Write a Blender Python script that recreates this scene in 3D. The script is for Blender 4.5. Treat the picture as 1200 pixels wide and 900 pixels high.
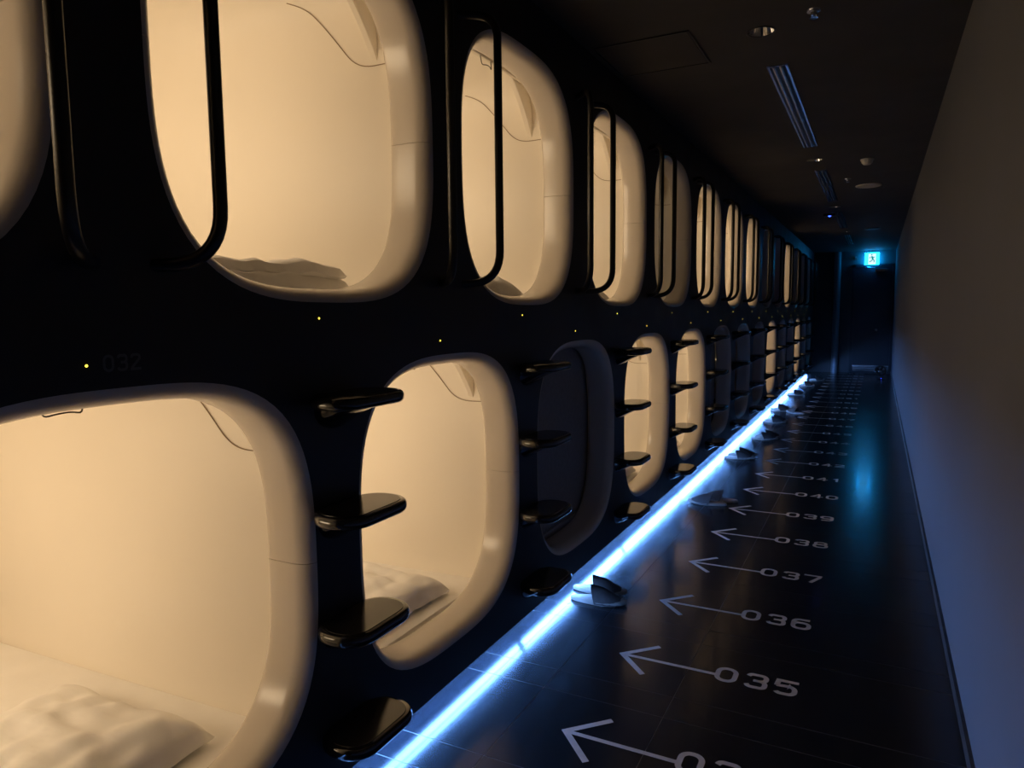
import bpy, math, random
from mathutils import Vector, Matrix, noise

random.seed(7)
S = bpy.context.scene
C = S.collection
for o in list(bpy.data.objects):
    bpy.data.objects.remove(o, do_unlink=True)

# ------------------------------------------------------------------ camera
EYE = Vector((0, 0, 1.5))
yaw, pit, rol = 0.4765, 0.0999, 0.0104
fw = Vector((-math.sin(yaw) * math.cos(pit), math.cos(yaw) * math.cos(pit), -math.sin(pit)))
rt0 = Vector((math.cos(yaw), math.sin(yaw), 0))
dn0 = fw.cross(rt0)
rt = rt0 * math.cos(rol) + dn0 * math.sin(rol)
dn = dn0 * math.cos(rol) - rt0 * math.sin(rol)
cam = bpy.data.cameras.new('camera')
cam.sensor_width = 36
cam.lens = 828.17 * 36 / 1200
cam.clip_start = 0.02
camo = bpy.data.objects.new('camera', cam)
C.objects.link(camo)
camo.matrix_world = Matrix(((rt.x, -dn.x, -fw.x, EYE.x), (rt.y, -dn.y, -fw.y, EYE.y), (rt.z, -dn.z, -fw.z, EYE.z), (0, 0, 0, 1)))
S.camera = camo

# ------------------------------------------------------------------ world, exposure
w = bpy.data.worlds.new('world')
S.world = w
w.use_nodes = True
w.node_tree.nodes['Background'].inputs[0].default_value = (0.5, 0.6, 0.8, 1)
w.node_tree.nodes['Background'].inputs[1].default_value = 0.0
S.view_settings.view_transform = 'Standard'
S.view_settings.look = 'None'
S.view_settings.exposure = 0.0
S.view_settings.gamma = 1.0
S.view_settings.use_curve_mapping = False
try:
    S.cycles.diffuse_bounces = 8
    S.cycles.max_bounces = 14
except Exception:
    pass

# light levels
POD_W = 4.15                       # one capsule lamp, watts
POD_C = (1.0, 0.75, 0.47)
LED_C = (0.14, 0.37, 1.0)
LED_E = 86.0
SIGN_C = (0.004, 0.34, 0.95)

# ------------------------------------------------------------------ main measures (metres)
P = 1.289                         # capsule pitch
XP = -1.40                        # face of the black capsule front
XR = 0.327                        # right wall
H = 2.863                         # ceiling
YE = 18.7                         # end wall
YB = -2.5                         # behind the camera
LY0, LZ = 2.224, 0.797            # lower capsule 034
UY0, UZ = 2.868, 2.092            # upper capsule 035
ZS = 0.10                         # underside of the capsule front
PI = math.pi

# ------------------------------------------------------------------ materials
def mat(name, col, rough=0.5, metal=0.0, spec=0.5, emit=None, es=0.0, coat=0.0):
    m = bpy.data.materials.new(name)
    m.use_nodes = True
    b = m.node_tree.nodes['Principled BSDF']
    b.inputs['Base Color'].default_value = (*col, 1)
    b.inputs['Roughness'].default_value = rough
    b.inputs['Metallic'].default_value = metal
    b.inputs['Specular IOR Level'].default_value = spec
    b.inputs['Coat Weight'].default_value = coat
    if emit:
        b.inputs['Emission Color'].default_value = (*emit, 1)
        b.inputs['Emission Strength'].default_value = es
    return m

def vary(m, scale, c0, c1, r0=None, r1=None, bump=0.0, stretch=(1, 1, 1), bscale=None, bdist=0.002, detail=5):
    """noise variation of colour, roughness and relief in world space"""
    nt = m.node_tree
    b = nt.nodes['Principled BSDF']
    g = nt.nodes.new('ShaderNodeNewGeometry')
    mp = nt.nodes.new('ShaderNodeMapping')
    mp.inputs['Scale'].default_value = stretch
    nt.links.new(g.outputs['Position'], mp.inputs['Vector'])
    n = nt.nodes.new('ShaderNodeTexNoise')
    n.inputs['Scale'].default_value = scale
    n.inputs['Detail'].default_value = detail
    nt.links.new(mp.outputs[0], n.inputs['Vector'])
    r = nt.nodes.new('ShaderNodeValToRGB')
    r.color_ramp.elements[0].position = 0.35
    r.color_ramp.elements[1].position = 0.68
    r.color_ramp.elements[0].color = (*c0, 1)
    r.color_ramp.elements[1].color = (*c1, 1)
    nt.links.new(n.outputs['Fac'], r.inputs['Fac'])
    nt.links.new(r.outputs[0], b.inputs['Base Color'])
    if r0 is not None:
        mr = nt.nodes.new('ShaderNodeMapRange')
        mr.inputs['From Min'].default_value = 0.3
        mr.inputs['From Max'].default_value = 0.7
        mr.inputs['To Min'].default_value = r0
        mr.inputs['To Max'].default_value = r1
        nt.links.new(n.outputs['Fac'], mr.inputs['Value'])
        nt.links.new(mr.outputs[0], b.inputs['Roughness'])
    if bump:
        n2 = nt.nodes.new('ShaderNodeTexNoise')
        n2.inputs['Scale'].default_value = bscale or scale * 6
        n2.inputs['Detail'].default_value = 4
        nt.links.new(mp.outputs[0], n2.inputs['Vector'])
        bp = nt.nodes.new('ShaderNodeBump')
        bp.inputs['Strength'].default_value = bump
        bp.inputs['Distance'].default_value = bdist
        nt.links.new(n2.outputs['Fac'], bp.inputs['Height'])
        nt.links.new(bp.outputs[0], b.inputs['Normal'])
    return m

M = {}
M['front'] = vary(mat('black_capsule_front', (.026, .026, .028), .42, spec=.35), 3, (.024, .024, .026), (.029, .029, .031), .38, .5, .05, bscale=60)
M['rim'] = vary(mat('cream_rim_plastic', (.67, .61, .54), .2, spec=.5), 2.5, (.65, .59, .52), (.69, .63, .56), .17, .22)
M['shell'] = vary(mat('cream_shell_plastic', (.84, .79, .71), .38, spec=.35), 1.6, (.83, .78, .70), (.86, .81, .73), .34, .44)
M['seam'] = mat('shell_seam', (.30, .22, .15), .7)
M['blind'] = vary(mat('grey_blind_cloth', (.30, .30, .31), .85, spec=.2), 40, (.28, .28, .29), (.32, .32, .33), bump=.2, bscale=300)
M['blindrail'] = mat('blind_rail', (.72, .66, .58), .35)
M['dark_wire'] = mat('dark_wire', (.06, .05, .04), .4)
M['linen'] = vary(mat('white_linen', (.89, .88, .87), .85, spec=.2), 6, (.87, .86, .85), (.91, .90, .89), bump=.25, bscale=40)
M['rail'] = mat('black_tube', (.012, .011, .010), .30, spec=.5)
M['step'] = mat('black_step_lacquer', (.010, .010, .011), .12, spec=.5, coat=.5)
M['pad'] = mat('black_step_pad', (.013, .013, .014), .16, spec=.5)
M['tile'] = vary(mat('black_floor_tile', (.010, .011, .014), .2, spec=.32, coat=.16), 4, (.009, .010, .013), (.013, .014, .018), .19, .24, .03, stretch=(1.5, .35, 1), bscale=40, bdist=.0006)
M['tile'].node_tree.nodes['Principled BSDF'].inputs['Coat Roughness'].default_value = .09
M['grout'] = mat('tile_joint', (.20, .205, .215), .7)
M['paint'] = vary(mat('floor_marking_paint', (.58, .55, .52), .5), 25, (.53, .50, .47), (.63, .60, .57))
M['wallr'] = vary(mat('grey_wall_paint', (.138, .146, .165), .8, spec=.2), 2.2, (.130, .138, .156), (.146, .154, .174), .75, .85, .25, bscale=90)
M['ceil'] = vary(mat('dark_ceiling_paint', (.06, .058, .056), .75, spec=.25), 3, (.055, .053, .051), (.066, .064, .061))
M['end'] = vary(mat('dark_end_wall', (.10, .10, .105), .55, spec=.3), 3, (.09, .09, .095), (.11, .11, .115))
M['door'] = vary(mat('navy_black_door', (.028, .032, .045), .4), 4, (.025, .029, .042), (.032, .036, .05))
M['base'] = vary(mat('dark_baseboard', (.03, .03, .034), .45), 12, (.02, .02, .024), (.06, .06, .065))
M['chrome'] = mat('chrome', (.8, .8, .8), .12, metal=1)
M['alu'] = mat('brushed_aluminium', (.55, .56, .58), .25, metal=1)
M['blackmetal'] = mat('black_metal', (.02, .02, .022), .4, metal=.3)
M['white'] = mat('white_plastic', (.62, .60, .57), .5)
M['led'] = mat('led_tube', (.8, .85, .9), .4, emit=LED_C, es=LED_E)
M['ledglow'] = mat('led_added_glow', (.6, .65, .8), .5, emit=LED_C, es=LED_E * .85)  # glow of the added strip that widens the blue reflection
M['lamp'] = mat('lamp_diffuser', (.8, .75, .65), .5, emit=POD_C, es=1.6)
M['lampdim'] = mat('lamp_diffuser_dimmed', (.8, .75, .65), .5, emit=POD_C, es=.4)
M['lampoff'] = mat('lamp_diffuser_off', (.8, .75, .65), .5)
M['amber'] = mat('amber_led', (.3, .2, .02), .4, emit=(1.0, .72, .06), es=3.0)
M['blueled'] = mat('blue_led', (.02, .02, .2), .4, emit=(.03, .08, 1.0), es=8.0)
M['sign'] = mat('sign_cyan', (.02, .3, .3), .5, emit=SIGN_C, es=24.0)
M['signwhite'] = mat('sign_white', (.7, .7, .7), .5, emit=(.75, 1.0, 1.0), es=1.1)
M['signman'] = mat('sign_figure', (.02, .3, .3), .5, emit=(.0, .42, .5), es=.6)
M['sole'] = vary(mat('slipper_sole', (.24, .20, .17), .6), 30, (.22, .185, .16), (.27, .22, .19))
M['insole'] = vary(mat('slipper_insole', (.30, .24, .20), .7), 40, (.28, .22, .185), (.33, .26, .22))
M['upper'] = vary(mat('slipper_upper', (.055, .044, .042), .7, spec=.15), 40, (.05, .04, .038), (.065, .052, .05), bump=.2, bscale=150)

# ------------------------------------------------------------------ helpers
def mesh(name, verts, faces, m, smooth=False):
    me = bpy.data.meshes.new(name)
    me.from_pydata([tuple(v) for v in verts], [], faces)
    me.validate()
    me.update()
    if m:
        me.materials.append(M[m] if isinstance(m, str) else m)
    if smooth:
        me.polygons.foreach_set('use_smooth', [True] * len(me.polygons))
        try:
            me.set_sharp_from_angle(angle=math.radians(38))
        except Exception:
            pass
    return me

def add(name, me, parent=None, loc=(0, 0, 0), rotz=0.0):
    o = bpy.data.objects.new(name, me)
    C.objects.link(o)
    o.location = loc
    o.rotation_euler = (0, 0, rotz)
    if parent:
        o.parent = parent
    return o

def tag(o, label, cat, group=None):
    o['label'] = label
    o['category'] = cat
    if group:
        o['group'] = group
    return o

def struct(name, me, loc=(0, 0, 0), label=None):
    o = add(name, me, None, loc)
    o['kind'] = 'structure'
    if label:
        o['label'] = label
    return o

class MB:
    def __init__(s):
        s.v, s.f = [], []
    def poly(s, pts):
        n = len(s.v)
        s.v += [Vector(p) for p in pts]
        s.f.append(list(range(n, n + len(pts))))
    def box(s, a, b):
        (x0, y0, z0), (x1, y1, z1) = a, b
        n = len(s.v)
        s.v += [Vector(p) for p in ((x0, y0, z0), (x1, y0, z0), (x1, y1, z0), (x0, y1, z0), (x0, y0, z1), (x1, y0, z1), (x1, y1, z1), (x0, y1, z1))]
        s.f += [[n + i for i in q] for q in ((0, 3, 2, 1), (4, 5, 6, 7), (0, 1, 5, 4), (1, 2, 6, 5), (2, 3, 7, 6), (3, 0, 4, 7))]
    def loft(s, rings, closed=True, cap0=False, cap1=False):
        n = len(s.v)
        k = len(rings[0])
        for r in rings:
            s.v += [Vector(p) for p in r]
        for i in range(len(rings) - 1):
            for j in range(k if closed else k - 1):
                j2 = (j + 1) % k
                s.f.append([n + i * k + j, n + i * k + j2, n + (i + 1) * k + j2, n + (i + 1) * k + j])
        if cap0:
            s.f.append([n + j for j in range(k)][::-1])
        if cap1:
            s.f.append([n + (len(rings) - 1) * k + j for j in range(k)])
    def tube(s, pts, r, k=10, caps=True):
        pts = [Vector(p) for p in pts]
        t0 = (pts[1] - pts[0]).normalized()
        up = Vector((0, 0, 1)) if abs(t0.z) < .9 else Vector((1, 0, 0))
        u = t0.cross(up).normalized()
        rings = []
        for i, p in enumerate(pts):
            t = (pts[min(i + 1, len(pts) - 1)] - pts[max(i - 1, 0)]).normalized()
            u = (u - t * u.dot(t)).normalized()
            v = t.cross(u)
            rr = r[i] if isinstance(r, (list, tuple)) else r
            rings.append([p + (u * math.cos(a) + v * math.sin(a)) * rr for a in [2 * PI * j / k for j in range(k)]])
        s.loft(rings, True, caps, caps)
    def lathe(s, prof, k=24, c=(0, 0, 0), cap0=False, cap1=False):
        c = Vector(c)
        s.loft([[c + Vector((r * math.cos(2 * PI * j / k), r * math.sin(2 * PI * j / k), z)) for j in range(k)] for r, z in prof], True, cap0, cap1)
    def me(s, name, m, smooth=False):
        return mesh(name, s.v, s.f, m, smooth)

def rounded_path(pts, rad, n=8):
    pts = [Vector(p) for p in pts]
    out = [pts[0]]
    for i in range(1, len(pts) - 1):
        a = (pts[i - 1] - pts[i])
        b = (pts[i + 1] - pts[i])
        d = min(rad, a.length * .95, b.length * .49)
        p0, p2 = pts[i] + a.normalized() * d, pts[i] + b.normalized() * d
        for k in range(n + 1):
            t = k / n
            out.append(p0 * (1 - t) ** 2 + pts[i] * 2 * t * (1 - t) + p2 * t * t)
    out.append(pts[-1])
    return out

def sq(phi, a, b, n):
    c, s = math.cos(phi), math.sin(phi)
    r = (abs(c / a) ** n + abs(s / b) ** n) ** (-1 / n)
    return Vector((r * c, r * s))

def sqn(phi, a, b, n, inset):
    """superellipse point moved inward along its normal"""
    p = sq(phi, a, b, n)
    q = sq(phi + .004, a, b, n) - sq(phi - .004, a, b, n)
    nrm = Vector((q.y, -q.x)).normalized()
    return p - nrm * inset

def box_obj(name, a, b, m, parent=None):
    mb = MB()
    mb.box(a, b)
    return add(name, mb.me(name, m), parent)

# ------------------------------------------------------------------ capsule meshes (local: origin at the opening centre, +x out to the corridor)
OA, OB, ON = 0.550, 0.556, 3.1
NPH = 112
RX, RY = 0.072, 0.066

def rim_half(sgn):
    phis = [PI * k / (NPH // 2) for k in range(NPH // 2 + 1)]
    if sgn < 0:
        phis = [p + PI for p in phis]
    e = .0022
    phis = [phis[0] + .0002, phis[0] + e] + phis[1:-1] + [phis[-1] - e, phis[-1] - .0002]
    prof = [(-.012, -.012)]
    for k in range(10):
        t = math.radians(84 * k / 9)
        prof.append((-.056 + .056 * math.cos(t), .040 * math.sin(t)))
    prof += [(-.08, .0408), (-.115, .0405), (-.142, .0395), (-.149, .0375), (-.1535, .033), (-.155, .026), (-.155, .012)]
    rings = []
    for i, ph in enumerate(phis):
        sink = .0025 if i in (0, len(phis) - 1) else 0
        row = []
        for x, ins in prof:
            x, ins = x - sink * (x > -.05), ins - sink
            p = sqn(ph, OA, OB, ON, ins)
            row.append((x, p.x, p.y))
        rings.append(row)
    mb = MB()
    mb.loft(rings, closed=False)
    mb.f = [f[::-1] for f in mb.f]
    return mb.me('rim_half', 'rim', True)

def shell_hw(x):
    pts = [(0.0, .545), (-.10, .556), (-.16, .563), (-.25, .560), (-.9, .525), (-1.56, .495), (-2.1, .475)]
    for (x0, y0), (x1, y1) in zip(pts, pts[1:]):
        if x <= x0 and x >= x1:
            return y0 + (y1 - y0) * (x0 - x) / (x0 - x1)
    return pts[-1][1]

def shell_mesh():
    x0, i0 = -.155, .014
    rings = []
    phis = [2 * PI * k / NPH for k in range(NPH)]
    rings.append([(x0, *sqn(p, OA, OB, ON, i0)) for p in phis])
    for x, n, hz in ((-.170, 4.2, .59), (-.19, 6, .615), (-.24, 8, .62), (-.5, 8, .62), (-.9, 8, .62), (-1.4, 8, .615), (-1.8, 8, .60), (-2.0, 7, .58), (-2.07, 6, .54), (-2.10, 5, .46)):
        hw = shell_hw(x)
        k = 1 if x > -1.99 else (hz / .60)
        rings.append([(x, *sq(p, hw * k, hz, n)) for p in phis])
    mb = MB()
    mb.loft(rings, True, False, True)
    mb.f = [f[::-1] for f in mb.f]
    return mb.me('shell', 'shell', True)

ME_RU, ME_RL, ME_SH = rim_half(1), rim_half(-1), shell_mesh()

def wall_y(x):
    return shell_hw(x) * .998

def seam_mesh(s):
    pts = [(-.60, .565), (-.52, .535), (-.45, .455), (-.40, .395), (-.355, .340), (-.32, .315), (-.28, .303), (-.23, .302), (-.17, .304)]
    mb = MB()
    mb.tube(rounded_path([(x, s * (wall_y(x) * (1 - abs(z / .62) ** 8) ** .125 - .0012), z) for x, z in pts], .05, 5), .0017, 6)
    return mb.me('seam', 'seam', True)

def gusset_mesh(s):
    # fin beside the blind: wide on top, running out to a point on the side wall
    x0, x1 = -.262, -.235
    prof = []
    for k in range(9):
        t = k / 8
        z = .318 + (.56 - .318) * t
        win = .006 + .185 * t ** 1.15
        prof.append((z, win))
    rings = []
    for z, win in prof:
        yw = (wall_y(-.25) * (1 - abs(z / .62) ** 8) ** .125) + .01
        rings.append([(x0, s * yw, z), (x0, s * (yw - win), z), (x1 - .004, s * (yw - win - .002), z), (x1, s * (yw - win + .004), z), (x1, s * yw, z)])
    mb = MB()
    mb.loft(rings, True, True, True)
    return mb.me('gusset', 'shell', False)

def blind_rail_mesh():
    mb = MB()
    for x, z, r in ((-.186, .540, .011), (-.212, .566, .022)):
        mb.tube([(x, -.425 + .02 * (r > .02), z), (x, .425 - .02 * (r > .02), z)], r, 12)
    return mb.me('blind_rail', 'blindrail', True)

def pull_mesh():
    mb = MB()
    mb.tube(rounded_path([(-.184, -.070, .535), (-.178, -.066, .490), (-.170, -.040, .496), (-.170, -.01, .497), (-.178, .020, .490), (-.184, .024, .535)], .012, 4), .0020, 8)
    return mb.me('pull_handle', 'dark_wire', True)

def blind_sheet_mesh():
    # roll-down cloth closing the opening, bowed a little, with a hem bar
    rings = []
    for x, sc in ((-.178, 1), (-.173, 1)):
        rings.append([(x, *sqn(2 * PI * k / NPH, OA, OB, ON, -.004)) for k in range(NPH)])
    mb = MB()
    mb.loft(rings, True, True, True)
    return mb.me('blind_cloth', 'blind', False)

def blind_bar_mesh():
    mb = MB()
    mb.box((-.173, -.36, -.508), (-.158, .36, -.488))
    return mb.me('hem_bar', 'blind', False)

ME_SEAM, ME_GU, ME_GU2, ME_BR, ME_PH, ME_BS, ME_BB = seam_mesh(1), gusset_mesh(1), gusset_mesh(-1), blind_rail_mesh(), pull_mesh(), blind_sheet_mesh(), blind_bar_mesh()

ME_SEAM2 = seam_mesh(-1)
def lamp_mesh(m):
    # long rounded diffuser on the near side wall
    mb = MB()
    rings = []
    for yy, ins in ((-.545, 0), (-.485, 0), (-.477, .008), (-.475, .03)):
        rings.append([(-1.1 + q.x, yy, .12 + q.y) for q in [sqn(2 * PI * k / 40, .62, .13, 6, ins) for k in range(40)]])
    mb.loft(rings, True, False, True)
    return mb.me('lamp_panel', m, True)
ME_LAMP = {k: lamp_mesh(k) for k in ('lamp', 'lampdim')}

def mattress_mesh():
    # tapered slab with a soft edge, top at -.527
    mb = MB()
    rings = []
    xs = [-.172, -.182, -.21, -.3] + [-.3 - .17 * k for k in range(1, 11)]
    def outline(ins, z):
        L = []
        for x in xs:
            L.append((x - (ins if x == xs[0] else 0), shell_hw(x) * .965 * (.90 if x > -.175 else (.96 if x > -.19 else 1)) * 1.0 - ins, z))
        R = [(x, -y, zz) for x, y, zz in L]
        return L + R[::-1]
    for ins, z in ((.03, -.600), (.012, -.585), (.004, -.55), (.006, -.535), (.016, -.527)):
        rings.append(outline(ins, z))
    mb.loft(rings, True, False, False)
    n = len(xs)
    base = len(mb.v) - 2 * n
    for j in range(n - 1):
        mb.f.append([base + j, base + j + 1, base + 2 * n - 2 - j, base + 2 * n - 1 - j])
    return mb.me('mattress', 'linen', True)
ME_MAT = mattress_mesh()

def pillow_mesh(seed, wx=.62, wy=.74, th=.10, ex=8):
    """soft pillow in a loose linen case, creased towards its corners"""
    n = 44
    rnd = Vector((seed * 3.1, seed * 1.7, 0))
    top, bot = [], []
    for i in range(n + 1):
        for j in range(n + 1):
            u, v = -1 + 2 * i / n, -1 + 2 * j / n
            pu, pv = 1 - abs(u) ** ex, 1 - abs(v) ** ex
            hgt = max(pu, 0) ** .5 * max(pv, 0) ** .5 * (1 - .18 * max(abs(u), abs(v)) ** 3)
            # edges pulled in between the corners
            x = u * wx / 2 * (1 - .045 * (1 - v * v))
            y = v * wy / 2 * (1 - .045 * (1 - u * u))
            q = Vector((x * 3.0, y * 13.0 + 1.5 * x, 0)) + rnd
            wr = noise.noise(q) * .020 + noise.noise(Vector((x * 5 + y * 5, y * 4 - x * 16, 3)) + rnd) * .012
            wr += noise.noise(Vector((x * 20, y * 20, 7)) + rnd) * .003
            wr -= abs(noise.noise(Vector((x * 4 - y * 3, y * 9 + x * 7, 9)) + rnd)) * .022
            edge = min(1, 4 * (1 - max(abs(u), abs(v))))
            lump = 1 + .22 * noise.noise(Vector((x * 3, y * 3, 5)) + rnd)
            z = .022 + th * hgt * lump + wr * (edge * .8 + .2) + .012 * noise.noise(Vector((x * 9, y * 9, 11)) + rnd) * (1 - edge)
            top.append((x, y, z))
            bot.append((x * .985, y * .985, .004 + .008 * (1 - edge) * (1 + noise.noise(Vector((x * 14, y * 14, 2)) + rnd))))
    N = n + 1
    f = []
    off = N * N
    for i in range(n):
        for j in range(n):
            a = i * N + j
            f.append([a, a + N, a + N + 1, a + 1])
            f.append([off + a, off + a + 1, off + a + N + 1, off + a + N])
    for k in range(n):
        f.append([k, k + 1, off + k + 1, off + k])
        a = n * N + k
        f.append([a + 1, a, off + a, off + a + 1])
        a = k * N
        f.append([a + N, a, off + a, off + a + N])
        a = k * N + n
        f.append([a, a + N, off + a + N, off + a])
    return mesh('pillow', top + bot, f, 'linen', True)
ME_PIL = [pillow_mesh(0), pillow_mesh(1), pillow_mesh(2, th=.066, ex=16), pillow_mesh(3)]

def ground_flap_mesh():
    return None

# ------------------------------------------------------------------ the setting
# black capsule front with its openings
def cell(mb, yc, zc, y0, y1, z0, z1):
    phis = [2 * PI * k / NPH for k in range(NPH)]
    for cy in (y0, y1):
        for cz in (z0, z1):
            phis.append(math.atan2(cz - zc, cy - yc) % (2 * PI))
    phis = sorted(phis)
    inner, outer = [], []
    for p in phis:
        q = sq(p, OA, OB, ON)
        inner.append((XP, yc + q.x, zc + q.y))
        c, s = math.cos(p), math.sin(p)
        t = min(((y1 - yc) if c > 0 else (y0 - yc)) / c if abs(c) > 1e-6 else 9e9, ((z1 - zc) if s > 0 else (z0 - zc)) / s if abs(s) > 1e-6 else 9e9)
        outer.append((XP, yc + t * c, zc + t * s))
    mb.loft([outer, inner], True)

ZM = 1.445
LOW = [(34 + 2 * k, LY0 + P * k) for k in range(-1, 13)]
UPP = [(35 + 2 * k, UY0 + P * k) for k in range(-2, 12)]
mb = MB()
for num, y in LOW:
    cell(mb, y, LZ, y - P / 2, y + P / 2, ZS, ZM)
for num, y in UPP:
    cell(mb, y, UZ, y - P / 2, y + P / 2, ZM, H)
def strip(y0, y1, z0, z1):
    mb.poly([(XP, y0, z0), (XP, y1, z0), (XP, y1, z1), (XP, y0, z1)])
strip(YB, LOW[0][1] - P / 2, ZS, ZM)
strip(YB, UPP[0][1] - P / 2, ZM, H)
strip(LOW[-1][1] + P / 2, YE, ZS, ZM)
strip(UPP[-1][1] + P / 2, YE, ZM, H)
# underside, and the recessed plinth behind the light line
mb.poly([(XP, YB, ZS), (XP, YE, ZS), (XP - .14, YE, ZS), (XP - .14, YB, ZS)])
mb.poly([(XP - .14, YB, ZS), (XP - .14, YE, ZS), (XP - .14, YE, -.01), (XP - .14, YB, -.01)])
struct('wall_left', mb.me('wall_left', 'front'), label='black capsule front with two rows of rounded openings')

mb = MB(); mb.box((XR, YB, -.02), (XR + .1, YE, H)); struct('wall_right', mb.me('wall_right', 'wallr'), label='plain grey painted corridor wall')
mb = MB(); mb.box((XP - .15, YB - .1, -.02), (XR + .1, YB, H)); struct('wall_back', mb.me('wall_back', 'end'))
mb = MB(); mb.box((XP - .15, YE, -.02), (XR + .1, YE + .1, H)); struct('wall_end', mb.me('wall_end', 'end'), label='dark wall closing the far end of the corridor')
DLY = [(3.79, 'nearest'), (7.17, 'second'), (10.5, 'third'), (13.9, 'fourth')]
DLX = -.56
mb = MB()
def cq(x0, x1, y0, y1):
    mb.poly([(x0, y0, H), (x0, y1, H), (x1, y1, H), (x1, y0, H)])
cq(XP - .15, DLX - .1, YB - .1, YE + .1)
cq(DLX + .1, XR + .1, YB - .1, YE + .1)
yy = YB - .1
for y, wd in DLY:
    cq(DLX - .1, DLX + .1, yy, y - .1)
    ph = [2 * PI * k / 48 for k in range(48)]
    outer = [(DLX + .1 * max(-1, min(1, math.cos(p) / max(abs(math.cos(p)), abs(math.sin(p))))), y + .1 * max(-1, min(1, math.sin(p) / max(abs(math.cos(p)), abs(math.sin(p))))), H) for p in ph]
    mb.loft([outer, [(DLX + .064 * math.cos(p), y + .064 * math.sin(p), H) for p in ph]], True)
    yy = y + .1
cq(DLX - .1, DLX + .1, yy, YE + .1)
mb.box((XP - .15, YB - .1, H + .1), (XR + .1, YE + .1, H + .12))
ceiling = struct('ceiling', mb.me('ceiling', 'ceil'), label='dark painted ceiling')
mb = MB(); mb.box((XR - .012, YB, 0), (XR, YE, .055)); struct('baseboard_right', mb.me('baseboard_right', 'base'), label='thin dark baseboard')

# floor: recessed joint bed and separate tiles
floor = struct('floor', (lambda b: (b.box((XP - .2, YB, -.05), (XR + .05, YE, -.0008)), b.me('floor', 'grout'))[1])(MB()), label='black glossy tiled floor')
XJ = [-1.538, -1.14, -.655, XR - .001]
YJ = []
k = -7
while True:
    y = 1.815 + .6475 * k
    if y > YE: break
    YJ += [y, y + .155]
    k += 1
YJ = [y for y in YJ if YB < y < YE - .02] + [YE - .001]
cache = {}
def tile(x0, x1, y0, y1):
    key = (round(x1 - x0, 3), round(y1 - y0, 3))
    if key not in cache:
        a, b = (x1 - x0) / 2 - .0012, (y1 - y0) / 2 - .0012
        e = .0004
        b_ = MB()
        b_.loft([[(sx * (a - i), sy * (b - i), z) for sx, sy in ((-1, -1), (1, -1), (1, 1), (-1, 1))] for i, z in ((0, -.003), (0, -e), (e, 0))], True, False, True)
        cache[key] = b_.me('tile', 'tile')
    add('tile', cache[key], floor, ((x0 + x1) / 2, (y0 + y1) / 2, 0))
for y0, y1 in zip(YJ, YJ[1:]):
    for x0, x1 in zip(XJ, XJ[1:]):
        tile(x0, x1, y0, y1)

# rounded corner post on the end wall
mb = MB()
mb.lathe([(.075, 0), (.075, H)], 28, (-.885, YE - .06, 0))
struct('trim_1', mb.me('trim_1', mat('satin_post', (.30, .31, .34), .3)  , True), label='rounded satin corner post on the far end wall')

# end door
door = add('door_1', (lambda b: (b.box((-.50, YE - .035, .012), (.27, YE - .002, 2.48)), b.me('door_1', 'door'))[1])(MB()))
door['kind'] = 'structure'
door['label'] = 'dark navy metal door under the exit sign'
b = MB()
for a, c in (((-.57, YE - .05, 0), (-.505, YE, 2.55)), ((.275, YE - .05, 0), (.325, YE, 2.55)), ((-.57, YE - .05, 2.485), (.325, YE, 2.55))):
    b.box(a, c)
add('door_frame', b.me('door_frame', 'door'), door)
b = MB(); b.box((-.49, YE - .040, .05), (.26, YE - .035, .17)); add('kick_plate', b.me('kick_plate', mat('kick_plate_steel', (.25, .26, .28), .25, metal=1)), door)
b = MB(); b.box((-.50, YE - .07, .165), (.27, YE - .035, .19)); b.box((-.50, YE - .06, .10), (.27, YE - .035, .125)); add('push_bar', b.me('push_bar', 'alu'), door)
b = MB(); b.box((-.08, YE - .10, 2.37), (.17, YE - .035, 2.43)); b.tube([(.14, YE - .07, 2.43), (-.1, YE - .16, 2.46), (-.3, YE - .04, 2.49)], .010, 6); add('door_closer', b.me('door_closer', 'alu'), door)
b = MB(); b.lathe([(.03, 0), (.03, .01)], 16, (0, 0, 0), True, True); b.tube(rounded_path([(0, 0, 0), (0, 0, .055), (-.12, 0, .055)], .02, 4), .011, 8)
hd = add('lever_handle', b.me('lever_handle', 'alu', True), door, (-.02, YE - .035, 1.02)); hd.rotation_euler = (PI / 2, 0, 0)

# ------------------------------------------------------------------ light line under the capsule front
LX, LZZ = -1.458, .076
seg = 1.515
y = 2.87 - 3 * seg
i = 0
tube = MB(); tube.tube([(0, -seg / 2 + .02, 0), (0, seg / 2 - .02, 0)], .0115, 12); ME_LED = tube.me('light_tube', 'led', True)
b = MB()
b.box((-.016, -seg / 2 + .012, .011), (.016, seg / 2 - .012, ZS - LZZ + .0))
for s in (-1, 1):
    b.box((-.014, s * (seg / 2 - .014) - .006, -.010), (.014, s * (seg / 2 - .014) + .006, .012))
ME_LEDH = b.me('holder', 'blackmetal')
b = MB(); b.box((.017, -seg / 2 + .02, .010), (.030, seg / 2 - .02, .0135)); ME_LEDW = b.me('added_glow', 'ledglow')  # added glowing strip, makes the blue band mirrored beside the tube on the floor
ends = []
while y < 16.9:
    c = y + seg / 2
    t = add('led_light_bar', None, None, (LX, c, LZZ))
    add('light_tube', ME_LED, t); add('holder', ME_LEDH, t); add('added_glow', ME_LEDW, t)
    ends.append((c, t))
    y += seg
ordw = ['nearest', 'second', 'third', 'fourth', 'fifth', 'sixth', 'seventh', 'eighth', 'ninth', 'tenth', 'eleventh', 'twelfth', 'thirteenth', 'fourteenth']
vis = 0
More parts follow.
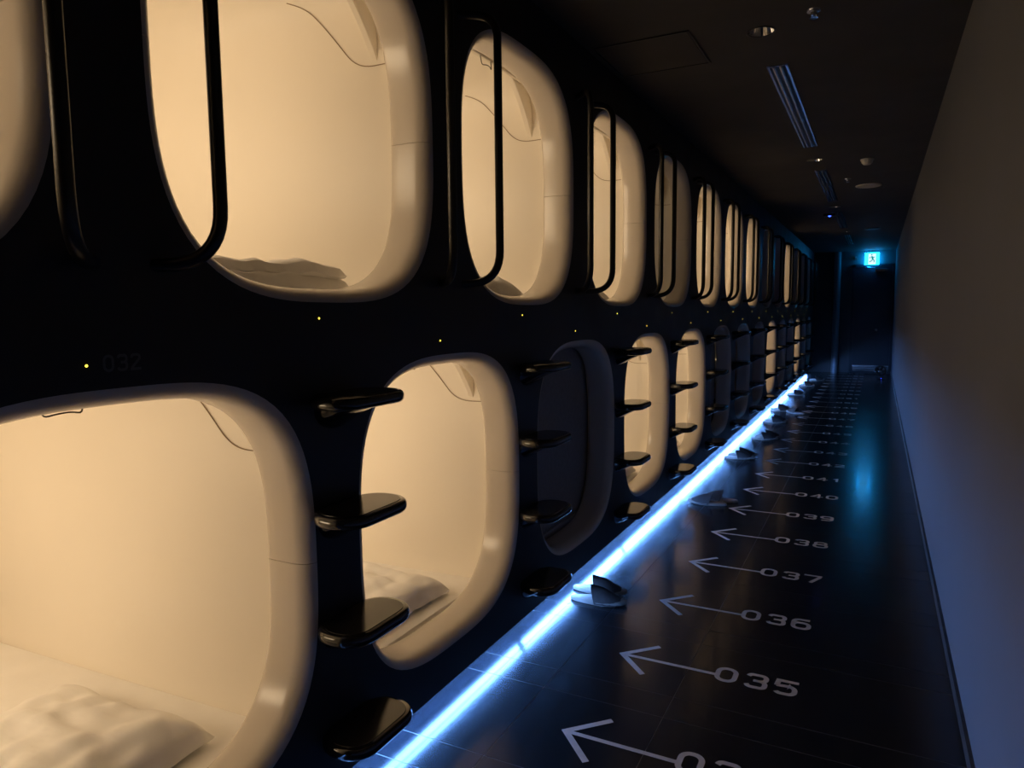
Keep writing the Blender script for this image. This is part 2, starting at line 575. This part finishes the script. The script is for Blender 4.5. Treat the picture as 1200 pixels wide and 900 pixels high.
for c, t in ends:
    if c < .4:
        lab = 'blue white LED bar under the black capsule front behind the viewer' if c < -1 else 'blue white LED bar beside the viewer under the black front'
    else:
        lab = '%s blue white LED bar glowing under the black capsule front' % ordw[vis]; vis += 1
    tag(t, lab, 'light', 'LED bars under the capsule front')

# ------------------------------------------------------------------ capsules
LIT_L = {32: 1, 34: 1, 38: 1, 40: 1, 48: 1, 54: 1}
LIT_U = {31: 1, 33: 1, 35: 1, 37: 1, 39: .20, 41: 1, 43: 1, 45: 1, 51: 1}

ORD = ['nearest', 'second', 'third', 'fourth', 'fifth', 'sixth', 'seventh', 'eighth', 'ninth', 'tenth', 'eleventh', 'twelfth', 'thirteenth', 'fourteenth']
def nth(num):
    return ORD[(num - 32) // 2] if num % 2 == 0 else ORD[(num - 31) // 2]
def capsule(num, y, zc, row, lit):
    t = add('sleeping_capsule', None, None, (XP, y, zc))
    g = '%s row of sleeping capsules' % row
    if lit:
        tag(t, '%s cream sleeping capsule, %s along the %s row' % ('open dimly lit' if lit < 1 else 'open lit', nth(num), row), 'capsule', g)
    else:
        tag(t, 'dark sleeping capsule with its grey blind drawn, %s along the %s row' % (nth(num), row), 'capsule', g)
    add('rim', ME_RU, t); add('rim', ME_RL, t)
    if lit:
        add('shell', ME_SH, t)
        add('seam', ME_SEAM, t); add('seam', ME_SEAM2, t)
        add('gusset', ME_GU, t); add('gusset', ME_GU2, t)
        add('blind_rail', ME_BR, t)
        add('pull_handle', ME_PH, t)
        lp = add('lamp_panel', ME_LAMP['lamp' if lit >= 1 else 'lampdim'], t)
        L = bpy.data.lights.new('capsule_lamp', 'AREA')
        L.shape = 'RECTANGLE'; L.size = 1.15; L.size_y = .20
        L.energy = POD_W * lit; L.color = POD_C
        lo = bpy.data.objects.new('capsule_lamp', L); C.objects.link(lo)
        lo.parent = t; lo.location = (-1.1, -.468, .12); lo.rotation_euler = (PI / 2, 0, 0)
        m = add('mattress', ME_MAT, None, (XP, y, zc))
        tag(m, 'white sheeted mattress inside the %s capsule of the %s row' % (nth(num), row), 'mattress', 'capsule mattresses')
        kk = (num * 7) % 2 + 2 * ((num // 3) % 2)
        if num == 32:
            pl = (XP - .545, y - .005, zc - .527, .06, 0)
        elif num == 34:
            pl = (XP - .55, y - .045, zc - .527, -.02, 1)
        elif num == 33:
            pl = (XP - .56, y + .03, zc - .527, .03, 2)
        else:
            pl = (XP - .50, y - .02 + .03 * math.sin(num), zc - .527, .05 * math.sin(num * 3), kk)
        p = add('pillow', ME_PIL[pl[4]], None, pl[:3], pl[3])
        if num == 33:
            add('folded_layer', pillow_mesh(5, .60, .73, .045, 20), p, (-.01, .0, .050), -.03)
        tag(p, 'creased white pillow on the bed of the %s capsule of the %s row' % (nth(num), row), 'pillow', 'capsule pillows')
    else:
        add('blind_cloth', ME_BS, t); add('hem_bar', ME_BB, t)
    return t
for num, y in LOW:
    capsule(num, y, LZ, 'lower', LIT_L.get(num, 0))
for num, y in UPP:
    capsule(num, y, UZ, 'upper', LIT_U.get(num, 0))

# ------------------------------------------------------------------ steps between the lower capsules
SW, SD = .152, .178
def step_outline(ins, n=8):
    r = .084
    x0, x1, y1 = -.006 + ins, SD - ins, SW - ins
    q = max(r - ins, .01)
    pts = []
    for cx, cy, a0 in ((x1 - q, -y1 + q, -PI / 2), (x1 - q, y1 - q, 0), (x0 + q, y1 - q, PI / 2), (x0 + q, -y1 + q, PI)):
        for k in range(n + 1):
            a = a0 + PI / 2 * k / n
            pts.append((cx + q * math.cos(a), cy + q * math.sin(a)))
    return pts
mb = MB()
mb.loft([[(x, y, z) for x, y in step_outline(i)] for i, z in ((.016, -.036), (.006, -.033), (.001, -.026), (0, -.018), (.001, -.010), (.004, -.004), (.010, 0))], True, True, True)
ME_TR = mb.me('tread', 'step', True)
mb = MB()
mb.loft([[(x, y, z) for x, y in step_outline(i)] for i, z in ((.019, -.001), (.019, .0008), (.0205, .0016))], True, False, True)
ME_PAD = mb.me('tread_pad', 'pad', False)
mb = MB()
rings = []
for x, hw, zb in ((-.004, .092, -.110), (.02, .088, -.096), (.05, .08, -.078), (.085, .068, -.060), (.118, .046, -.046), (.14, .02, -.037)):
    rings.append([(x, hw * math.cos(a) * (1 if math.sin(a) < 0 else 1), -.030 + (zb + .030) * max(0, -math.sin(a)) ** .7 if math.sin(a) < 0 else -.030) for a in [2 * PI * k / 20 for k in range(20)]])
mb.loft(rings, True, True, True)
ME_BK = mb.me('bracket', 'step', True)
STEPZ = [.285, .615, .950, 1.279]
ordz = ['lowest', 'second lowest', 'second highest', 'highest']
for num, y in UPP:
    if num < 33: continue
    for zi, z in enumerate(STEPZ):
        t = add('wall_step', None, None, (XP, y + .006, z))
        tag(t, 'black rounded wall step, %s of four under the %s upper capsule' % (ordz[zi], nth(num)), 'step', 'climbing steps on the black front')
        add('tread', ME_TR, t); add('tread_pad', ME_PAD, t); add('bracket', ME_BK, t)

# ------------------------------------------------------------------ grab rails between the upper capsules
def bar_mesh(s):
    b = MB()
    z0, z1 = 1.612, 2.588
    ye, yb = (-.030, -.160) if s < 0 else (.085, .173)
    path = rounded_path([(-.02, ye, z0), (.117, yb, z0), (.117, yb, z1), (-.02, ye, z1)], .125, 10)
    b.tube(path, .0155, 14)
    return b.me('bar', 'rail', True)
ME_B1, ME_B2 = bar_mesh(-1), bar_mesh(1)
for num, y in LOW:
    t = add('grab_rail', None, None, (XP, y, 0))
    tag(t, 'pair of black tubular grab bars above the %s capsule of the lower row' % nth(num), 'grab rail', 'grab rails beside the upper capsules')
    add('bar', ME_B1, t); add('bar', ME_B2, t)

# ------------------------------------------------------------------ indicator lights
mb = MB(); mb.lathe([(.0001, .0025), (.0016, .0022), (.0026, .0014), (.0030, 0)], 10); ME_IND = mb.me('indicator_light', 'amber', True)
for lst, dy, z, row in ((LOW, -.0735, 1.404, 'lower'), (UPP, -.049, 1.491, 'upper')):
    for num, y in lst:
        o = add('indicator_light', ME_IND, None, (XP, y + dy, z))
        o.rotation_euler = (0, PI / 2, 0)
        tag(o, 'tiny amber indicator light %s the %s capsule of the %s row' % ('above' if row == 'lower' else 'under', nth(num), row), 'indicator light', 'amber indicator lights')

# ------------------------------------------------------------------ printed numerals (extended square digits) and floor arrows
DW, DH, DS = .090, .124, .0205
def stroke(mb, pts, wd, closed=False, z=0.0):
    pts = [Vector((p[0], p[1])) for p in pts]
    n = len(pts)
    L, R = [], []
    for i, p in enumerate(pts):
        if closed:
            a, b = pts[(i - 1) % n], pts[(i + 1) % n]
            t1, t2 = (p - a).normalized(), (b - p).normalized()
        else:
            t1 = (p - pts[i - 1]).normalized() if i else (pts[1] - p).normalized()
            t2 = (pts[i + 1] - p).normalized() if i < n - 1 else t1
        t = (t1 + t2).normalized()
        nrm = Vector((-t.y, t.x))
        k = wd / 2 / max(.4, nrm.dot(Vector((-t1.y, t1.x))))
        L.append(p + nrm * k); R.append(p - nrm * k)
    base = len(mb.v)
    mb.v += [Vector((q.x, q.y, z)) for q in L] + [Vector((q.x, q.y, z)) for q in R]
    for i in range(n if closed else n - 1):
        j = (i + 1) % n
        mb.f.append([base + i, base + n + i, base + n + j, base + j])

def rr(x0, y0, x1, y1, r, n=5, start=0, a0=0, a1=4):
    pts = []
    for q, (cx, cy) in enumerate(((x1 - r, y1 - r), (x0 + r, y1 - r), (x0 + r, y0 + r), (x1 - r, y0 + r))):
        for k in range(n + 1):
            a = PI / 2 * q + PI / 2 * k / n
            pts.append((cx + r * math.cos(a), cy + r * math.sin(a)))
    return pts
def arc(cx, cy, r, d0, d1, n=6):
    return [(cx + r * math.cos(math.radians(d0 + (d1 - d0) * k / n)), cy + r * math.sin(math.radians(d0 + (d1 - d0) * k / n))) for k in range(n + 1)]

def digit_mesh(d, m='paint'):
    h = DS / 2
    x0, x1, y0, y1 = h, DW - h, h, DH - h
    ym = DH * .52
    r = .026
    q = .020
    mb = MB()
    if d == '0':
        stroke(mb, rr(x0, y0, x1, y1, .032), DS, True)
    elif d == '1':
        stroke(mb, [(x0 + .012, y1 - .026), (x0 + .040, y1 - .002), (x0 + .040, 0)], DS)
    elif d == '2':
        stroke(mb, [(x0, y1 - .022)] + arc(x0 + q, y1 - q, q, 170, 90)[1:] + arc(x1 - q, y1 - q, q, 90, -30) + [(x0 + .004, y0 + .012), (x0, y0)], DS)
        stroke(mb, [(0, y0), (DW, y0)], DS)
    elif d == '3':
        stroke(mb, [(x0, y1 - .018)] + arc(x0 + q, y1 - q, q, 150, 90)[1:] + arc(x1 - q, y1 - q, q, 90, 0) + arc(x1 - q, ym + q, q, 0, -90), DS)
        stroke(mb, [(x0, y0 + .018)] + arc(x0 + q, y0 + q, q, 210, 270)[1:] + arc(x1 - q, y0 + q, q, 270, 360) + arc(x1 - q, ym - q, q, 0, 90), DS)
        stroke(mb, [(x0 + .022, ym), (x1 - q + .002, ym)], DS * .9)
    elif d == '4':
        stroke(mb, [(x1 - .018, 0), (x1 - .018, y1), (x1 - .022, y1 + .004), (x0, y0 + .030), (DW + .002, y0 + .030)], DS * .9)
    elif d == '5':
        stroke(mb, [(x1 + h, y1), (x0 + .004, y1), (x0, ym + .004)] , DS)
        stroke(mb, [(x0 - .002, ym + .006), (x1 - r, ym + .010)] + arc(x1 - r, ym + .010 - r, r, 90, 0) + arc(x1 - r, y0 + r, r, 0, -90) + arc(x0 + q, y0 + q, q, 270, 205), DS)
    elif d == '6':
        stroke(mb, rr(x0, y0, x1, ym + .012, .026), DS, True)
        stroke(mb, [(x0, y0 + .03)] + arc(x0 + .03, y1 - .03, .03, 180, 90) + [(x1, y1)], DS)
    elif d == '7':
        stroke(mb, [(0, y1), (x1 + .004, y1), (x1, y1 - .022), (x0 + .028, 0)], DS)
    elif d == '8':
        stroke(mb, rr(x0, y0, x1, ym + .006, .024), DS, True)
        stroke(mb, rr(x0 + .004, ym - .002, x1 - .004, y1, .022), DS * .9, True)
    elif d == '9':
        stroke(mb, rr(x0, ym - .008, x1, y1, .026), DS, True)
        stroke(mb, [(x1, y1 - .03)] + arc(x1 - .03, y0 + .03, .03, 0, -90) + [(x0, y0)], DS)
    # thin raised film, so that the print has an edge
    n = len(mb.v)
    return mesh('digit', mb.v, mb.f, m)
ME_D = {d: digit_mesh(d) for d in '0123456789'}
mb = MB()
stroke(mb, [(-.935, 0), (-.545, 0)], .0195)
stroke(mb, [(-.815, .135), (-.945, 0), (-.815, -.135)], .024)
ME_ARROW = mb.me('arrow', 'paint')
TEN = ORD + ['fifteenth', 'sixteenth', 'seventeenth', 'eighteenth', 'nineteenth', 'twentieth', 'twenty-first', 'twenty-second', 'twenty-third', 'twenty-fourth', 'twenty-fifth', 'twenty-sixth', 'twenty-seventh']
ORD2 = ['first'] + TEN[1:]
for num in range(34, 61):
    y = LY0 + (num - 34) * P / 2
    if y > YE - .3: break
    t = add('floor_marking', None, None, (0, y, .0006))
    tag(t, 'pale grey floor arrow with number %03d, %s from the bottom of the picture' % (num, ORD2[num - 34]), 'floor marking', 'numbered arrows along the floor')
    add('arrow', ME_ARROW, t)
    for ch, x in zip('%03d' % num, (-.547, -.429, -.317)):
        add('digit', ME_D[ch], t, (x, -.048, .0002))

# number on the black front beside the first indicator
t = add('capsule_number', None, None, (XP + .0008, .895, 1.388))
tag(t, 'faint grey number 032 on the black front beside an amber light', 'number')
numm = mat('faint_grey_print', (.11, .11, .11), .5)
for ch, x in zip('032', (0, .030, .060)):
    me = digit_mesh(ch, numm)
    o = add('digit', me, t, (0, x, 0))
    o.rotation_euler = (PI / 2, 0, PI / 2)
    o.scale = (.27, .29, .29)

# ------------------------------------------------------------------ slippers
def slipper_meshes():
    Ln = .30
    def outline(ins, z0, z1):
        pts = []
        n = 36
        for k in range(n):
            a = 2 * PI * k / n
            u = math.cos(a)
            x = u * (Ln / 2 - ins)
            wdt = (.046 + .008 * u - .006 * math.cos(2 * a)) - ins
            y = math.copysign(abs(math.sin(a)) ** .85, math.sin(a)) * wdt
            rise = .012 * max(0, u) ** 3
            pts.append((x, y, z0 + (z1 if z1 else 0) + rise))
        return pts
    b = MB(); b.loft([outline(.004, 0, 0), outline(0, .003, 0), outline(0, .015, 0), outline(.003, .018, 0)], True, True, True)
    sole = b.me('sole', 'sole', True)
    b = MB(); b.loft([outline(.005, .0175, 0), outline(.005, .020, 0), outline(.008, .0215, 0)], True, False, True)
    insole = b.me('insole', 'insole', True)
    # upper: tent shaped band from the instep towards the open toe
    rings = []
    m = 9
    secs = [(-.012, .092), (.03, .080), (.07, .062), (.105, .046), (.118, .040)]
    for xx, hh in secs:
        u = xx / (Ln / 2)
        a = math.acos(u)
        w_ = (.046 + .008 * u - .006 * math.cos(2 * a)) * abs(math.sin(a)) ** .85 + .002
        lean = .10 * 1
        outer, inner = [], []
        for k in range(2 * m + 1):
            s = -1 + k / m
            z = .006 + (hh - .006) * (1 - abs(s) ** 1.9) ** .75
            xo = xx + .028 * (z / .09) * (-1 if xx < 0 else .0)
            outer.append((xo, s * w_, z))
            inner.append((xo, s * (w_ - .004), max(.006, z - .004)))
        rings.append(outer + inner[::-1])
    b = MB(); b.loft(rings, True, True, True)
    upper = b.me('upper', 'upper', True)
    return sole, insole, upper
SLS, SLI, SLU = slipper_meshes()
# (x, y, rotation, where) of each slipper; rotation 0 points the toe away from the capsules
slips = [(-1.275, 3.480, .10, 'far slipper of the nearest pair, grey upper, on the light line'),
         (-1.235, 3.350, .12, 'near slipper of the nearest pair, grey upper, on the light line'),
         (-1.13, 5.49, PI + .08, 'near slipper of the second pair along the light line, toe pointing at the capsules'),
         (-1.07, 5.63, PI + .05, 'far slipper of the second pair along the light line, toe pointing at the capsules'),
         (-1.20, 7.36, .15, 'near slipper of the third pair along the light line'),
         (-1.19, 7.52, .10, 'far slipper of the third pair along the light line'),
         (-1.12, 8.60, .25, 'near slipper of the fourth pair along the light line'),
         (-1.10, 8.76, .20, 'far slipper of the fourth pair along the light line'),
         (-1.18, 9.95, .10, 'near slipper of the fifth pair along the light line'),
         (-1.17, 10.10, .05, 'far slipper of the fifth pair along the light line'),
         (-1.24, 11.15, .3, 'near slipper of the sixth pair along the light line'),
         (-1.26, 11.36, .1, 'far slipper of the sixth pair along the light line'),
         (-1.02, 11.0, 2.6, 'single slipper turned sideways beside the sixth pair'),
         (-1.24, 13.35, .2, 'near slipper of the seventh pair along the light line'),
         (-1.25, 13.55, .1, 'far slipper of the seventh pair along the light line'),
         (-1.20, 15.0, .15, 'near slipper of the eighth pair along the light line'),
         (-1.22, 15.2, .1, 'far slipper of the eighth pair along the light line'),
         (-1.10, 16.3, .2, 'near slipper of the ninth pair along the light line'),
         (-1.11, 16.5, .1, 'far slipper of the ninth pair along the light line')]
for x, y, a, lab in slips:
    t = add('slipper', None, None, (x, y, 0.0002), a)
    tag(t, lab, 'slipper', 'slippers along the light line')
    add('sole', SLS, t); add('insole', SLI, t); add('upper', SLU, t)

# ------------------------------------------------------------------ ceiling fittings
def downlight(x, y, lab):
    t = add('downlight', None, None, (x, y, H))
    tag(t, lab, 'downlight', 'ceiling downlights')
    b = MB(); b.lathe([(.060, -.001), (.066, -.004), (.070, -.003), (.071, 0)], 28); add('trim_ring', b.me('trim_ring', 'blackmetal', True), t)
    b = MB(); b.lathe([(.060, -.001), (.054, .02), (.044, .05), (.03, .075), (.001, .078)], 28); add('reflector', b.me('reflector', 'chrome', True), t)
    b = MB(); b.lathe([(.001, .035), (.012, .038), (.018, .052), (.012, .074), (.008, .077)], 16); add('bulb', b.me('bulb', 'white', True), t)
for y, wd in DLY:
    downlight(DLX, y, '%s round chrome downlight, switched off, in the dark ceiling' % wd)

def slot(x0, x1, y0, y1, lab):
    t = add('slot_diffuser', None, None, (0, 0, 0))
    tag(t, lab, 'air vent', 'linear slot diffusers in the ceiling')
    wdt = x1 - x0
    b = MB()
    b.box((x0, y0, H - .006), (x0 + .012, y1, H - .0005)); b.box((x1 - .012, y0, H - .006), (x1, y1, H - .0005))
    b.box((x0, y0, H - .006), (x1, y0 + .012, H - .0005)); b.box((x0, y1 - .012, H - .006), (x1, y1, H - .0005))
    add('frame', b.me('frame', 'alu'), t)
    b = MB(); b.box((x0 + .012, y0 + .012, H - .0015), (x1 - .012, y1 - .012, H - .0006)); add('backing', b.me('backing', 'blackmetal'), t)
    for k in (1, 2):
        xc = x0 + wdt * k / 3
        rings = []
        for yy in (y0 + .012, y1 - .012):
            rings.append([(xc - .011, yy, H - .002), (xc - .009, yy, H - .009), (xc, yy, H - .012), (xc + .009, yy, H - .009), (xc + .011, yy, H - .002)])
        b = MB(); b.loft(rings, True, True, True)
        add('blade', b.me('blade', 'alu', True), t)
for y0, y1, wd in ((4.33, 6.55, 'nearest'), (7.70, 9.88, 'second'), (11.05, 13.2, 'third'), (14.4, 16.6, 'farthest')):
    slot(-.605, -.495, y0, y1, '%s long aluminium slot diffuser in the dark ceiling' % wd)

def sprinkler(x, y, lab):
    t = add('sprinkler', None, None, (x, y, H))
    tag(t, lab, 'sprinkler', 'ceiling sprinklers')
    b = MB(); b.lathe([(.032, 0), (.03, -.006), (.014, -.010), (.012, -.022), (.001, -.023)], 18); add('body', b.me('body', 'alu', True), t)
    b = MB(); b.lathe([(.001, -.034), (.020, -.035), (.020, -.033), (.001, -.032)], 12); b.tube([(.012, 0, -.018), (.014, 0, -.034)], .0025, 6); b.tube([(-.012, 0, -.018), (-.014, 0, -.034)], .0025, 6)
    add('deflector', b.me('deflector', 'alu'), t)
sprinkler(-.31, 3.645, 'small metal sprinkler head near the nearest downlight')
sprinkler(-.33, 8.35, 'small metal sprinkler head left of the round white ceiling disc')

t = add('smoke_detector', None, None, (-.135, 7.36, H)); tag(t, 'white stepped smoke detector on the dark ceiling', 'smoke detector')
b = MB(); b.lathe([(.056, 0), (.056, -.014), (.05, -.018)], 24, cap1=False); add('base', b.me('base', 'white', True), t)
b = MB(); b.lathe([(.05, -.016), (.046, -.034), (.034, -.046), (.03, -.050), (.001, -.052)], 24); add('chamber', b.me('chamber', 'white', True), t)
t = add('ceiling_speaker', None, None, (-.14, 8.9, H)); tag(t, 'round pale ceiling speaker disc beyond the smoke detector', 'speaker')
b = MB(); b.lathe([(.132, 0), (.130, -.008), (.120, -.012), (.114, -.010)], 32); add('rim', b.me('rim', 'white', True), t)
b = MB(); b.lathe([(.115, -.009), (.06, -.0125), (.001, -.014)], 32); add('grille', b.me('grille', mat('speaker_grille', (.5, .48, .45), .6), True), t)
t = add('ceiling_speaker', None, None, (-.13, 13.6, H)); tag(t, 'dark round ceiling disc before the exit sign', 'speaker')
b = MB(); b.lathe([(.12, 0), (.118, -.01), (.10, -.014), (.001, -.015)], 28); add('grille', b.me('grille', 'blackmetal', True), t)
t = add('wireless_device', None, None, (-.66, 11.26, H)); tag(t, 'dark ceiling box with a glowing blue light', 'ceiling device')
b = MB(); b.box((-.08, -.08, -.03), (.08, .08, 0)); add('housing', b.me('housing', 'blackmetal'), t)
b = MB(); b.lathe([(.001, -.044), (.014, -.040), (.018, -.030)], 14); add('blue_light', b.me('blue_light', 'blueled', True), t, (-.0, -.06, 0))

# access hatch in the ceiling
t = add('ceiling_hatch', None, None, (-1.12, 3.85, H)); tag(t, 'square dark access hatch in the ceiling above the upper capsules', 'hatch')
b = MB(); b.box((-.24, -.24, -.004), (.24, .24, 0)); add('hatch_panel', b.me('hatch_panel', 'ceil'), t)
b = MB()
for a, c in (((-.252, -.252, -.006), (-.244, .252, 0)), ((.244, -.252, -.006), (.252, .252, 0)), ((-.252, -.252, -.006), (.252, -.244, 0)), ((-.252, .244, -.006), (.252, .252, 0))):
    b.box(a, c)
add('hatch_frame', b.me('hatch_frame', 'blackmetal'), t)

# ------------------------------------------------------------------ exit sign
sx, sy, sz = -.162, YE - .10, 2.672
t = add('exit_sign', None, None, (sx, sy, sz))
tag(t, 'glowing cyan running man exit sign hanging above the end door', 'exit sign')
b = MB(); b.box((-.150, -.018, -.135), (.150, .018, .135)); add('light_box', b.me('light_box', 'sign'), t)
b = MB(); b.box((-.075, -.0195, -.130), (.078, -.0181, .110)); add('white_panel', b.me('white_panel', 'signwhite'), t)
b = MB(); b.box((-.11, -.012, .135), (.12, .012, .150)); b.box((-.05, -.008, .150), (.05, .008, H - sz)); add('bracket', b.me('bracket', 'white'), t)
b = MB()
def limb(pts, wd):
    m2 = MB(); stroke(m2, pts, wd)
    n = len(b.v)
    b.v += [Vector((v.x, -.0203, v.y)) for v in m2.v]
    b.f += [[n + i for i in f] for f in m2.f]
limb([(-.008, .055), (.012, .005), (.014, -.02)], .036)
limb([(.012, -.015), (.045, -.04), (.040, -.085)], .020)
limb([(.010, -.02), (-.018, -.055), (-.055, -.075)], .020)
limb([(.0, .045), (.040, .025), (.058, .045)], .014)
limb([(-.008, .050), (-.042, .035), (-.050, .005)], .014)
limb([(-.022, .088), (.006, .088)], .026)
add('running_figure', b.me('running_figure', 'signman'), t)

# small white sensor by the door head
t = add('door_sensor', None, None, (-.50, YE - .06, 2.70)); tag(t, 'tiny pale sensor on the end wall left of the exit sign', 'sensor')
b = MB(); b.box((-.02, -.02, -.035), (.02, .058, .035)); add('body', b.me('body', 'white'), t)
b = MB(); b.lathe([(.012, 0), (.009, .008), (.001, .010)], 12); o = add('lens', b.me('lens', 'chrome', True), t, (0, -.02, 0)); o.rotation_euler = (PI / 2, 0, 0)

# ------------------------------------------------------------------ small fan on the floor by the door
t = add('floor_fan', None, None, (.10, 17.1, 0), -.25); tag(t, 'small round black fan on the floor beside the end door', 'fan')
b = MB(); b.lathe([(.075, 0), (.08, .008), (.07, .02), (.03, .03), (.001, .032)], 24, cap0=True); add('base', b.me('base', 'blackmetal', True), t)
b = MB(); b.tube([(0, .0, .02), (0, .03, .09)], .016, 10); add('neck', b.me('neck', 'blackmetal', True), t)
b = MB(); b.lathe([(.095, .045), (.115, .03), (.120, 0), (.112, -.03), (.096, -.036), (.092, -.03), (.100, -.01), (.100, .03)], 30)
hd = add('housing', b.me('housing', 'blackmetal', True), t, (0, 0, .18)); hd.rotation_euler = (PI / 2 - .1, 0, 0)
b = MB()
for k in range(10):
    a = 2 * PI * k / 10
    b.tube([(.025 * math.cos(a), .025 * math.sin(a), .034), (.097 * math.cos(a + .3), .097 * math.sin(a + .3), .034)], .0025, 5)
for r_ in (.05, .075):
    b.tube([(r_ * math.cos(2 * PI * k / 24), r_ * math.sin(2 * PI * k / 24), .034) for k in range(25)], .0022, 5, False)
g = add('grille', b.me('grille', 'blackmetal'), t, (0, 0, .18)); g.rotation_euler = (PI / 2 - .1, 0, 0)
b = MB(); b.lathe([(.028, .03), (.026, .044), (.012, .050), (.001, .051)], 18)
g = add('hub', b.me('hub', 'alu', True), t, (0, 0, .18)); g.rotation_euler = (PI / 2 - .1, 0, 0)
b = MB()
for k in range(5):
    a = 2 * PI * k / 5
    rings = []
    for r_, tw in ((.015, .8), (.05, .6), (.09, .45)):
        c = Vector((r_ * math.cos(a), r_ * math.sin(a), .0)); u = Vector((-math.sin(a), math.cos(a), 0))
        d_ = u * math.cos(tw) * .025 + Vector((0, 0, math.sin(tw) * .02))
        rings.append([c - d_, c + d_ , c + d_ + Vector((0, 0, .002)), c - d_ + Vector((0, 0, .002))])
    b.loft(rings, True, True, True)
g = add('blades', b.me('blades', 'blackmetal'), t, (0, 0, .18)); g.rotation_euler = (PI / 2 - .1, 0, 0)
b = MB(); b.lathe([(.006, 0), (.005, .004), (.001, .005)], 10); add('blue_light', b.me('blue_light', 'blueled', True), t, (.03, -.055, .022))
